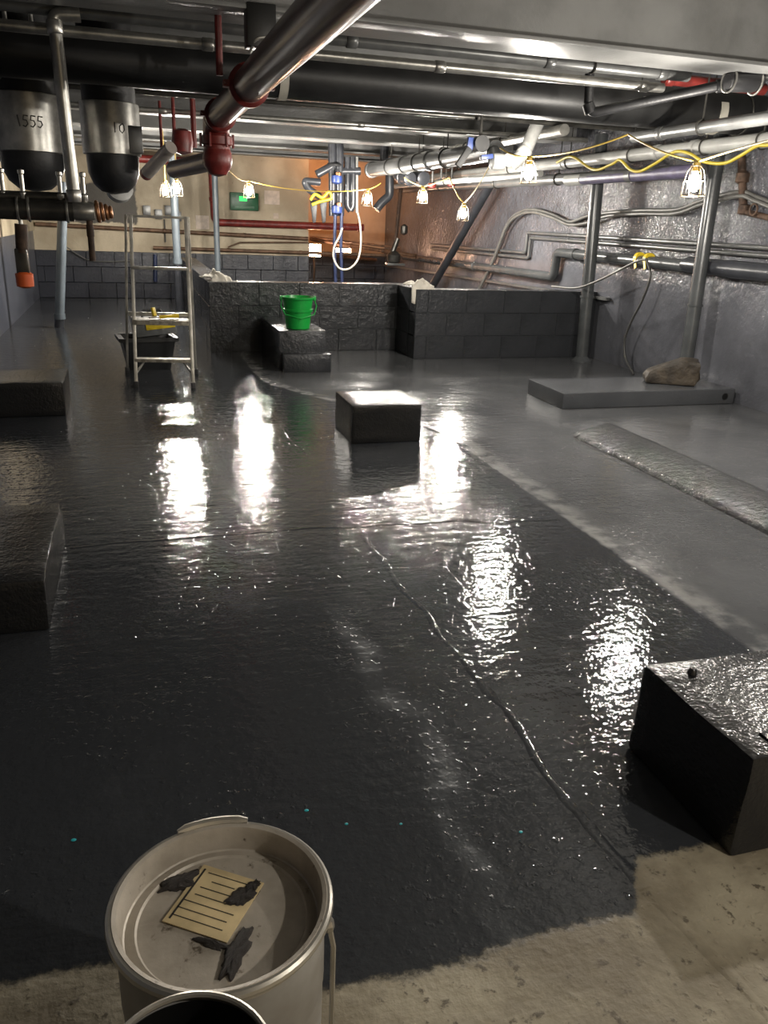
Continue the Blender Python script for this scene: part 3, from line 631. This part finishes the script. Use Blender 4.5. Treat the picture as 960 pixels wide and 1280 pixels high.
# bay behind: pipes and work lights
for i, (x0, y0, x1, y1, r, lab) in enumerate(((388, 299, 520, 320, .03, 'upper bare pipe sloping across the lit bay'), (388, 296, 500, 310, .02, 'thin bare pipe high in the lit bay'), (400, 318, 470, 325, .03, 'lower bare pipe sloping across the lit bay'))):
    pipe('bay_pipe', lab, [aty(x0, y0, 14.6-i*.15), atx(x1, y1, 4.45-i*.05)], r, BROWNPIPE, group='pipes in the lit bay', couplings=(.4, .7))
for (x, y, w_, h, lab) in ((394, 313, .2, .2, 'bright square work light at the left of the lit bay'), (429, 314, .28, .09, 'low wide work light behind the blue hoses')):
    t = thing('work_light', lab, 'lamp', aty(x, y, 14.3), 'work lights in the bay')
    MB().box((0, .05, 0), (w_+.04, .08, h+.04)).build('housing', DARKPIPE, t, bevel=.01); MB().box((0, .008, 0), (w_, .006, h)).build('lit_panel', WORKL, t)
    MB().tube([(0, .07, -h/2), (0, .07, -t.location.z)], .02, 8).build('stand', DARKPIPE, t)
bl = thing('added_bay_lamp', 'added orange lamp hidden behind the last ceiling beam to light the bay', 'lamp', (3.6, 13.02, 2.27))  # unseen lamp, added so the bay walls catch orange light
MB().box((0, .02, 0), (.3, .03, .16)).build('back_plate', DARKPIPE, bl, bevel=.005); MB().lathe([(.11, 0), (.10, .04), (.06, .07), (.001, .08)], (0, .036, 0), 18, Matrix.Rotation(-PI/2, 3, 'X')).build('glowing_globe', BAYL, bl)
# meter and valves at the far right corner
mt = thing('water_meter', 'dark water meter and riser in the far right corner', 'meter', aty(492, 322, 12.6)); o = mt.location
MB().tube([(0, 0, .02), aty(502, 228, 12.6)-o], .03, 12).build('riser', RUST, mt)
MB().lathe([(.03, -.1), (.1, -.06), (.11, .04), (.05, .1)], (0, 0, 0), 16).build('body', DARKPIPE, mt)
MB().box((.03, 0, -.1), (.3, .12, .04)).build('bracket', DULL, mt, bevel=.008)
MB().lathe([(.02, -.08), (.06, -.05), (.06, .05), (.02, .08)], aty(505, 287, 12.6)-o, 14).build('valve', DARKPIPE, mt)
MB().tube([(-.02, 0, .08), aty(497, 298, 12.6)-o], .045, 12).build('elbow', DARKPIPE, mt)
for i, (x, y, m_, lab) in enumerate(((540, 232, RED, 'left red hand wheel on the valves under the pale pipe'), (551, 228, BLUE, 'blue hand wheel on the valves under the pale pipe'), (564, 230, RED, 'right red hand wheel on the valves under the pale pipe'))):
    v = thing('gate_valve', lab, 'valve', aty(x, y, 10.2), 'small gate valves')
    MB().lathe([(.02, -.035), (.048, -.025), (.052, 0), (.048, .025), (.02, .035)], (0, 0, 0), 16).build('hand_wheel', m_, v)
    MB().cyl((0, 0, .02), (0, 0, kz(2.21, 3.42)-v.location.z-.02), .012, n=8).build('stem', DULL, v)
for k, (x, y, lab) in enumerate(((505, 222, 'left'), (522, 221, 'right'))):
    pipe('grey_elbow', lab+' short fat grey elbow under the pipe bank', [aty(x-9, y-18, 10.6), aty(x-8, y-2, 10.6), aty(x+8, y+2, 10.2)], .07, POLED, 'pipe', 'fat grey elbows', bend=.1, couplings=(.5, .95), n=16)
pipe('dark_bent_pipe', 'dark hooked pipe end right of the manifold', [(aty(480, 205, 11.2).x, 11.2, ZC-.005), (aty(480, 205, 11.2).x, 11.2, 2.02), aty(487, 212, 11.2), aty(487, 245, 11.2), aty(478, 252, 11.2), aty(470, 262, 11.2)], .06, POLED, bend=.08, n=14)

# ---------------------------------------------------------------- left-hand plant
def lagged(label, x, y, r, zs0, zs1, zb, strokes, grp):
    t = thing('lagged_riser', label, 'insulated pipe', (x, y, zb), grp)
    MB().lathe([(.001, 0), (r*.45, .015), (r*.72, .06), (r*.88, .13), (r*.9, .2), (r*.9, ZC-zb-.002)], (0, 0, 0), 30).build('black_lagging', BLACK, t)
    MB().lathe([(r*.97, zs0-zb), (r, zs0-zb+.004), (r, zs1-zb-.004), (r*.97, zs1-zb)], (0, 0, 0), 32).build('metal_sleeve', STEEL, t)
    mb = MB()   # hand-written marks wrapped on the sleeve
    for st_ in strokes:
        pts = []
        for (u, v) in st_:
            a = -PI/2+.15 + u/r; pts.append((r*1.004*math.cos(a), r*1.004*math.sin(a), (zs0+zs1)/2-zb+v))
        mb.tube(pts, .004, 5)
    mb.build('marker_writing', INK, t); return t
def five(u): return [[(u+.028, .028), (u+.004, .03), (u, .006), (u+.018, .004), (u+.024, -.014), (u+.01, -.03), (u-.004, -.024)]]
s1555 = [[(-.07, .03), (-.06, -.03)]] + five(-.04) + five(0.0) + five(.04)
s10 = [[(.0, .03), (.0, -.03)], [(.05, .025), (.03, .01), (.03, -.015), (.045, -.03), (.06, -.012), (.058, .012), (.05, .025)]]
p = aty(36, 155, 5.75); lagged('fat black lagged riser with metal sleeve at the left edge', p.x, 5.75, .205, 1.59, 1.91, 1.37, s1555, 'lagged risers')
p = aty(139, 170, 6.05); LG2 = lagged('fat black lagged riser with metal sleeve beside the steel downpipe', p.x, 6.05, .185, 1.62, 1.93, 1.38, s10, 'lagged risers')
sp = MB().box((0, 0, 0), (.12, .1, .16)).build('saddle_plate', DULL, LG2, bevel=.004); sp.location = aty(166, 175, 5.95)-LG2.location
wc = MB().lathe([(.02, -.04), (.085, -.035), (.09, .02), (.05, .04)], (0, 0, 0), 22, Matrix.Rotation(.5, 3, 'Y') @ Matrix.Rotation(1.1, 3, 'X')).build('white_pipe_cap', WHITECAP); wc.location = aty(149, 236, 6.15); tag(wc, 'white round pipe cap under the second lagged riser', 'cap')
hp = thing('steel_header', 'big horizontal steel header pipe with clamps at the left wall', 'pipe', (XL+.02, 4.62, 1.27)); o = hp.location
e = aty(118, 264, 4.62); ex = e.x
LX = ex-o.x
MB().tube([(0, 0, 0), (LX-.1, 0, 0)], .052, 20).build('header_pipe', DARKPIPE, hp)
MB().tube([(LX-.1, 0, 0), (LX-.085, 0, 0), (LX-.02, 0, 0), (LX, 0, 0)], [.042, .047, .047, .04], 18).build('end_fitting', STEEL, hp)
for fx in (.36, .31, .13): MB().tube(ring_pts((LX-fx, 0, 0), (1, 0, 0), .055), .007, 6, closed=True).build('clamp', STEEL, hp)
for fx in (.42, .33, .155, .045):
    MB().lathe([(.012, .04), (.019, .05), (.019, .075), (.01, .083), (.01, .16), (.015, .165), (.015, .18), (.004, .185)], (LX-fx, .0, 0), 10).build('hanger_bolt', STEEL, hp)
for i, fx in enumerate((.0, .022, .044, .064)): MB().tube(ring_pts((LX+.015+fx, .02, .0), (1, 0, .1), .046-.008*i), .0105, 8, closed=True).build('copper_ring', COPPER, hp)
MB().tube([(0, -.03, .05), (LX-.05, .02, .062)], .025, 12).build('upper_pipe', DARKPIPE, hp)
dp = aty(93, 252, 4.55); dt = aty(70, 44, 4.5)
pipe('steel_downpipe', 'bright steel downpipe with elbow in front of the lagged risers', [dp, dt, aty(66, 18, 4.5), aty(100, 19, 4.5)], .03, STEEL, bend=.07, couplings=(.03, .83), n=16)
pipe('thin_drop_rod', 'thin steel rod hanging at the far left above the first sleeve', [(aty(10, 60, 5.3).x, 5.3, 1.95), (aty(10, 60, 5.3).x, 5.3, ZC-.01)], .012, STEEL, 'rod', 'thin rods')
pipe('thin_drop_rod', 'thin steel rod between the first lagged riser and the downpipe', [(aty(40, 40, 5.3).x, 5.3, 2.1), (aty(40, 40, 5.3).x, 5.3, ZC-.01)], .012, STEEL, 'rod', 'thin rods')
pipe('rusty_drop', 'thin rusty pipe end hanging under the header beside the pole', [(aty(112, 278, 4.62).x, 4.62, 1.225), aty(116, 326, 4.62)], .016, RUST, couplings=(.25,))
cv = thing('hanging_valve', 'hanging chain and block with an orange tip under the header at left', 'valve', aty(26, 280, 4.62)); o = cv.location
MB().tube([(0, 0, 0), aty(28, 316, 4.62)-o], .03, 12).build('rusty_link', RUST, cv)
MB().box((aty(28, 328, 4.62)-o), (.063, .05, .14)).build('block', DARKPIPE, cv, bevel=.012)
MB().lathe([(.02, -.04), (.042, -.03), (.044, .03), (.03, .04)], aty(31, 350, 4.62)-o, 14).build('orange_tip', ORANGE, cv)
MB().cyl((0, 0, 0), (0, 0, .12), .01, n=8).build('hook_rod', STEEL, cv)

# ---------------------------------------------------------------- ladder, tub, tools
ld = thing('step_ladder', 'paint splattered aluminium step ladder standing open at left', 'ladder', (.19, 6.75, 0)); o = ld.location
fl_, fr_ = Vector((-.02, 6.44, 0))-o, Vector((.405, 6.36, 0))-o
rl_, rr_ = Vector((-.085, 7.05, 0))-o, Vector((.47, 6.95, 0))-o
tl_, tr_ = aty(163, 268, 6.72)-o, aty(232, 272, 6.66)-o
tz = (tl_.z+tr_.z)/2; tl_.z = tr_.z = tz
for a, b in ((fl_, tl_), (fr_, tr_)): MB().bar(a+Vector((0, 0, .03)), b, .026, .034, (0, 1, 0)).build('front_rail', ALU, ld, bevel=.003)
for a, b in ((rl_, tl_+Vector((-.035, .03, 0))), (rr_, tr_+Vector((.02, .03, 0)))): MB().bar(a+Vector((0, 0, .03)), b, .02, .026, (0, 1, 0)).build('rear_rail', ALU, ld, bevel=.003)
for a in (fl_, fr_, rl_, rr_): MB().box(a+Vector((0, 0, .02)), (.036, .05, .05)).build('rubber_foot', RUBBER, ld, bevel=.006)
def across(f, dy=0): return fl_.lerp(tl_, f)+Vector((0, dy, 0)), fr_.lerp(tr_, f)+Vector((0, dy, 0))
MB().bar(*across(.995), .02, .018).build('top_bar', ALU, ld, bevel=.003)
MB().bar(*across(.70), .05, .022).build('rung', ALU, ld, bevel=.003)
a, b = across(.385, .06); MB().bar(a, b, .2, .035).build('platform', ALUD, ld, bevel=.004)
a, b = across(.16, .02); MB().bar(a, b, .09, .025).build('lower_step', ALUD, ld, bevel=.003)
for s, q in ((1, fl_), (-1, fr_)): 
    r0 = q.lerp(tl_ if s > 0 else tr_, .08); MB().bar(r0, across(.155)[0 if s > 0 else 1]+Vector((.07*s, .02, 0)), .014, .014).build('corner_brace', ALU, ld)
r0, r1 = rl_.lerp(tl_, .4), rr_.lerp(tr_, .4); MB().bar(r0, r1, .02, .03).build('rear_brace', ALU, ld)
pc = o+(across(.385, .06)[0]+across(.385, .06)[1])/2+Vector((0, 0, .0185))
tl = thing('paint_scraper', 'yellow handled scraper lying on the ladder platform', 'tool', pc, rz=.15)
MB().tube([(-.02, 0, .016), (.05, 0, .02), (.13, 0, .022)], [.013, .012, .016], 10).build('handle', YTAG, tl)
MB().bar((-.1, 0, .012), (-.02, 0, .016), .03, .01).build('blade', STEEL, tl, bevel=.002)
MB().bar((-.05, .02, .02), (-.06, .03, .085), .035, .02).build('yellow_head', YTAG, tl, bevel=.004)
tb = thing('storage_tub', 'black plastic tub on the floor behind the ladder', 'tub', (.09, 7.28, 0), rz=.12)
mb = MB().add([(-.17, -.12, 0), (.17, -.12, 0), (.17, .12, 0), (-.17, .12, 0), (-.22, -.16, .27), (.22, -.16, .27), (.22, .16, .27), (-.22, .16, .27), (-.2, -.14, .27), (.2, -.14, .27), (.2, .14, .27), (-.2, .14, .27), (-.155, -.105, .02), (.155, -.105, .02), (.155, .105, .02), (-.155, .105, .02)],
              [(3,2,1,0), (0,1,5,4), (1,2,6,5), (2,3,7,6), (3,0,4,7), (4,5,9,8), (5,6,10,9), (6,7,11,10), (7,4,8,11), (8,9,13,12), (9,10,14,13), (10,11,15,14), (11,8,12,15), (12,13,14,15)])
mb.build('tub_body', TUB, tb); MB().bar((-.235, -.165, .26), (.235, -.165, .26), .02, .03).bar((-.235, .165, .26), (.235, .165, .26), .02, .03).bar((-.235, -.165, .26), (-.235, .165, .26), .02, .03).bar((.235, -.165, .26), (.235, .165, .26), .02, .03).build('rim', TUB, tb)
tc = thing('tool_case', 'grey tool case with yellow panel resting on the black tub', 'case', (.16, 7.26, .292), rz=.12); tc.rotation_euler = (0, -.10, .12)
MB().box((0, 0, .08), (.34, .26, .15)).build('case_body', GREYBOX, tc, bevel=.012); MB().box((.04, -.133, .085), (.24, .008, .055)).build('yellow_panel', YTAG, tc, bevel=.002)
MB().tube(fillet([(-.08, 0, .155), (-.08, 0, .2), (.08, 0, .2), (.08, 0, .155)], .02), .01, 8).build('handle', RUBBER, tc)

# ---------------------------------------------------------------- bucket and rags
bk = thing('bucket', 'bright green plastic bucket on the concrete step', 'bucket', (1.40, 7.22, .345))
MB().lathe([(.10, 0), (.105, .005), (.118, .15), (.13, .15), (.132, .17), (.12, .172), (.132, .255), (.145, .258), (.147, .275), (.137, .275), (.127, .24), (.098, .012), (.001, .01)], (0, 0, 0), 36, close=False).build('bucket_body', GREENP, bk)
MB().tube([(-.142, 0, .262), (-.16, -.04, .2), (-.13, -.09, .13), (0, -.145, .10), (.13, -.09, .13), (.16, -.04, .2), (.142, 0, .262)], .005, 8).build('bail_handle', GREENP, bk)
for s in (-1, 1): MB().box((s*.15, 0, .262), (.02, .05, .04)).build('handle_lug', GREENP, bk, bevel=.005)
def rag(label, p, sx, sy, hang):
    mb = MB(); n = 18; vs = []; fs = []
    for i in range(n):
        for j in range(n):
            u, v = i/(n-1)-.5, j/(n-1)-.5
            e = max(0, abs(u)*2-.0); z = .06+.055*noise.noise(Vector((u*6+p[0]*3, v*6, 2.3)))+.02*noise.noise(Vector((u*14, v*14, p[1])))
            z *= max(.12, 1-1.6*max(abs(u), abs(v))); y = v*sy+.03*noise.noise(Vector((u*5, v*5, 7)))
            if y < -sy*.28: z = -min(1, (-sy*.28-y)/(sy*.22))*hang+.015; y = -sy*.3-.012-.02*abs(noise.noise(Vector((u*9, v*9, 3))))
            vs.append((u*sx*(1+.2*noise.noise(Vector((v*4, 3, p[0])))), y, z+.008)); 
    for i in range(n-1):
        for j in range(n-1): fs.append((i*n+j, (i+1)*n+j, (i+1)*n+j+1, i*n+j+1))
    o = mb.add(vs, fs).build('rag', RAG, None, angle=80); md = o.modifiers.new('cloth', 'SOLIDIFY'); md.thickness = .008; md.offset = 0; o.location = p; return tag(o, label, 'rag', 'rags on the low wall')
rag('off white rag crumpled at the left end of the low block wall', (.80, 8.30, HZ+.004), .2, .3, .10).rotation_euler = (0, 0, .4)
r_ = rag('off white rag hung over the corner of the low block wall', (2.70, 7.68, HZ+.006), .24, .32, .17)

# ---------------------------------------------------------------- foreground pails
pc = atz(277, 1122, .36); PR = .153
pa = thing('paint_pail', 'grey white paint pail with a dirty sealed lid in the foreground', 'pail', (pc.x, pc.y, 0)); ZT = .36
MB().lathe([(PR*.93, 0), (PR*.935, .006), (PR*.955, .2), (PR*.955, .21), (PR*.965, .215), (PR*.965, ZT-.03), (PR*.94, ZT-.045), (PR*.93, ZT-.06)], (0, 0, 0), 56).build('pail_body', PAIL, pa)
ldd = MB().lathe([(PR*.985, ZT-.026), (PR, ZT-.02), (PR*1.005, ZT-.004), (PR*.985, ZT), (PR*.945, ZT-.002), (PR*.93, ZT-.01), (PR*.905, ZT-.04), (PR*.89, ZT-.042), (PR*.80, ZT-.038), (PR*.78, ZT-.041), (PR*.4, ZT-.040), (.001, ZT-.039)], (0, 0, 0), 64, close=False).build('lid', LID, pa)
MB().tube([(PR*math.cos(a*2*PI/64), PR*math.sin(a*2*PI/64), ZT-.008) for a in range(64)], .0075, 10, closed=True).build('locking_ring', RIM, pa)
lv = [(PR*1.02*math.cos(a), PR*1.02*math.sin(a), ZT+.002) for a in [1.92-.09*i for i in range(9)]]
MB().tube(lv, [.003]+[.007]*7+[.004], 8).build('ring_lever', RIM, pa)
MB().tube([(PR*.99, -.03, ZT-.06), (PR*1.03, -.035, ZT-.1), (PR*1.0, -.05, ZT-.22), (PR*.9, -.11, .05)], .004, 6).build('bail_handle', RIM, pa)
MB().lathe([(.012, -.004), (.012, .004), (.006, .008)], (PR*.985, -.03, ZT-.06), 10, Matrix.Rotation(PI/2, 3, 'Y')).build('handle_ear', RIM, pa)
rz = -.62
lb = MB().box((0, 0, 0), (.105, .115, .002)).build('paper_label', PAPER, pa, bevel=.0008); lb.location = (-.008, .032, ZT-.0375); lb.rotation_euler = (0, 0, rz)
for i in range(7):
    w_ = .085-.05*random.random(); q = MB().box((-.006+.004*random.random(), (.045-.0145*i), .0012), (w_, .0014, .0006)).build('print_line', INK, lb)
MB().box((-.045, 0, .0012), (.003, .10, .0006)).build('print_line', INK, lb)
for dx, dy, sx, sy, rzz in ((.03, .03, .028, .018, .3), (-.055, .085, .03, .016, .2), (.012, -.062, .015, .045, -.55), (.05, .045, .016, .01, .5), (-.02, -.04, .025, .006, -.6)):
    b_ = MB().lathe([(.3, -.2), (1, -.2), (.92, .3), (.8, .6), (.6, .8), (.4, .9), (.2, 1), (.01, 1)], (0, 0, 0), 40).build('dried_lump', MUD, pa)
    for v in b_.data.vertices: 
        a_ = noise.noise(Vector((v.co.x, v.co.y, 0))*1.9+Vector((dx*90, dy*70, 0)))+.35*noise.noise(Vector((v.co.x, v.co.y, 0))*4.5+Vector((dx*50, 0, 5))); q_ = min(1, v.co.xy.length); v.co.x *= 1+.5*a_*q_; v.co.y *= 1+.5*a_*q_; v.co.z += .5*noise.noise(v.co*5)
    b_.scale = (sx, sy, .007); b_.location = (dx, dy, ZT-.0395); b_.rotation_euler = (0, 0, rzz)
cc = atz(232, 1342, .42)
oc = thing('open_can', 'open can with black inside at the bottom edge in front of the pail', 'can', (cc.x, cc.y, 0)); CR, CZ = .096, .42
MB().lathe([(CR*.94, 0), (CR*.95, .005), (CR*.97, CZ-.01), (CR*.985, CZ-.004)], (0, 0, 0), 48, close=False).build('can_body', PAIL, oc)
MB().lathe([(CR*.94, CZ-.006), (CR*.93, CZ-.03), (CR*.91, CZ-.30), (.001, CZ-.30)], (0, 0, 0), 48, close=False).build('black_inside', CANIN, oc)
MB().tube([(CR*.97*math.cos(a*2*PI/56), CR*.97*math.sin(a*2*PI/56), CZ) for a in range(56)], .004, 8, closed=True).build('rim', RIM, oc)

# ---------------------------------------------------------------- caged string lamps
lamp_pos = [(aty(207, 238, 9.9), 'left one of the paired caged bulbs left of the fire main', .30), (aty(221, 236, 9.8), 'right one of the paired caged bulbs left of the fire main', .45),
            (aty(311, 239, 9.85), 'caged bulb hanging in front of the green control box', .04), (aty(459, 249, 9.7), 'caged bulb just right of the valve manifold', .04),
            (aty(528, 246, 9.3), 'caged bulb under the pipe bank by the fat grey elbows', .04), (aty(579, 267, 8.6), 'lowest caged bulb beside the diagonal brace', .04),
            (aty(661, 216, 5.76), 'caged bulb under the white slanting vent pipe', .04), (aty(868, 228, 4.16), 'nearest and largest caged bulb at the right wall', .04),
            (Vector((2.9, 2.5, 1.66)), 'caged bulb beyond the right edge, next on the string', .04), (Vector((1.95, -.2, 1.72)), 'caged bulb behind the viewer at the end of the string', .04)]
proto = None
for p, lab, cord in lamp_pos:
    if proto is None:
        t = thing('caged_lamp', lab, 'lamp', p, 'yellow caged string lamps')
        MB().lathe([(.001, -.05), (.02, -.045), (.034, -.022), (.036, 0), (.03, .024), (.018, .045), (.014, .055)], (0, 0, 0), 16).build('bulb', BULBM, t)
        fd = bpy.data.lights.new('filament', 'POINT'); fd.energy = BULB; fd.color = (1.0, .94, .85); fd.shadow_soft_size = .03
        fo = bpy.data.objects.new('filament', fd); COL.objects.link(fo); fo.parent = t; fo.location = (0, 0, -.005)
        MB().lathe([(.017, .05), (.022, .055), (.022, .10), (.012, .11)], (0, 0, 0), 12).build('socket', SOCKET, t)
        cg = MB()
        for k in range(6):
            a = k*PI/3; c_, s_ = math.cos(a), math.sin(a)
            cg.tube([(.024*c_, .024*s_, .085), (.045*c_, .045*s_, .06), (.058*c_, .058*s_, 0), (.064*c_, .064*s_, -.07)], .0028, 5)
        for r, z in ((.064, -.07), (.056, .01), (.03, .083)): cg.tube([(r*math.cos(2*PI*k/20), r*math.sin(2*PI*k/20), z) for k in range(20)], .003, 5, closed=True)
        cg.tube([(-.064, 0, -.07), (.064, 0, -.07)], .0028, 5); cg.build('cage', CAGE, t); proto = t
    else:
        t = proto.copy(); COL.objects.link(t); t.location = p; t['label'] = lab; t.rotation_euler = (random.uniform(-.08, .08), random.uniform(-.08, .08), random.random()*3)
        for ch in list(proto.children): c2 = ch.copy(); COL.objects.link(c2); c2.parent = t
L = [q[0]+Vector((0, 0, .108)) for q in lamp_pos]
def cord(label, pts): return pipe('string_cord', label, pts, .006, CORDY, 'cord', 'string light cords', n=6)
cord('cord above the left paired bulb', [L[0], (L[0].x, L[0].y, 2.121)]); cord('cord above the right paired bulb', [L[1], (L[1].x, L[1].y, 2.121)])
S0 = aty(268, 190, 6.45)
cord('yellow cord from the red elbow to the bulb by the green box', sag(S0, L[2], .06))
cord('yellow cord from the green box bulb past the manifold', sag(L[2], L[3], .06))
S1 = aty(476, 229, 9.9); cord('cord from the manifold bulb up to the fat pipe', sag(L[3], S1, .01)); 
S2 = aty(505, 222, 9.2); cord('cord from the pale pipe down to the bulb by the grey elbows', sag(S2, L[4], .01)); S3 = aty(562, 222, 8.9)
cord('cord from the grey elbow bulb to the slim pale pipe', sag(L[4], S3, .01)); cord('cord from the slim pale pipe to the lowest bulb', sag(S3, L[5], .03))
S4 = aty(613, 205, 7.4); cord('cord rising from the lowest bulb to the pipe junction', sag(L[5], S4, .04)); S5 = aty(625, 185, 6.3)
cord('cord from the pipe junction to the vent pipe bulb', sag(S5, L[6], .02)); S6 = aty(785, 168, 4.9); cord('long cord from the vent pipe bulb to the steel pipe', sag(L[6], S6, .03))
cord('cord from the steel pipe down to the nearest bulb', sag(S6, L[7], .02)); cord('cord from the nearest bulb to the bulb beyond the right edge', sag(L[7], L[8], -.02)); cord('cord from the bulb beyond the right edge to the last bulb', sag(L[8], L[9], .08))
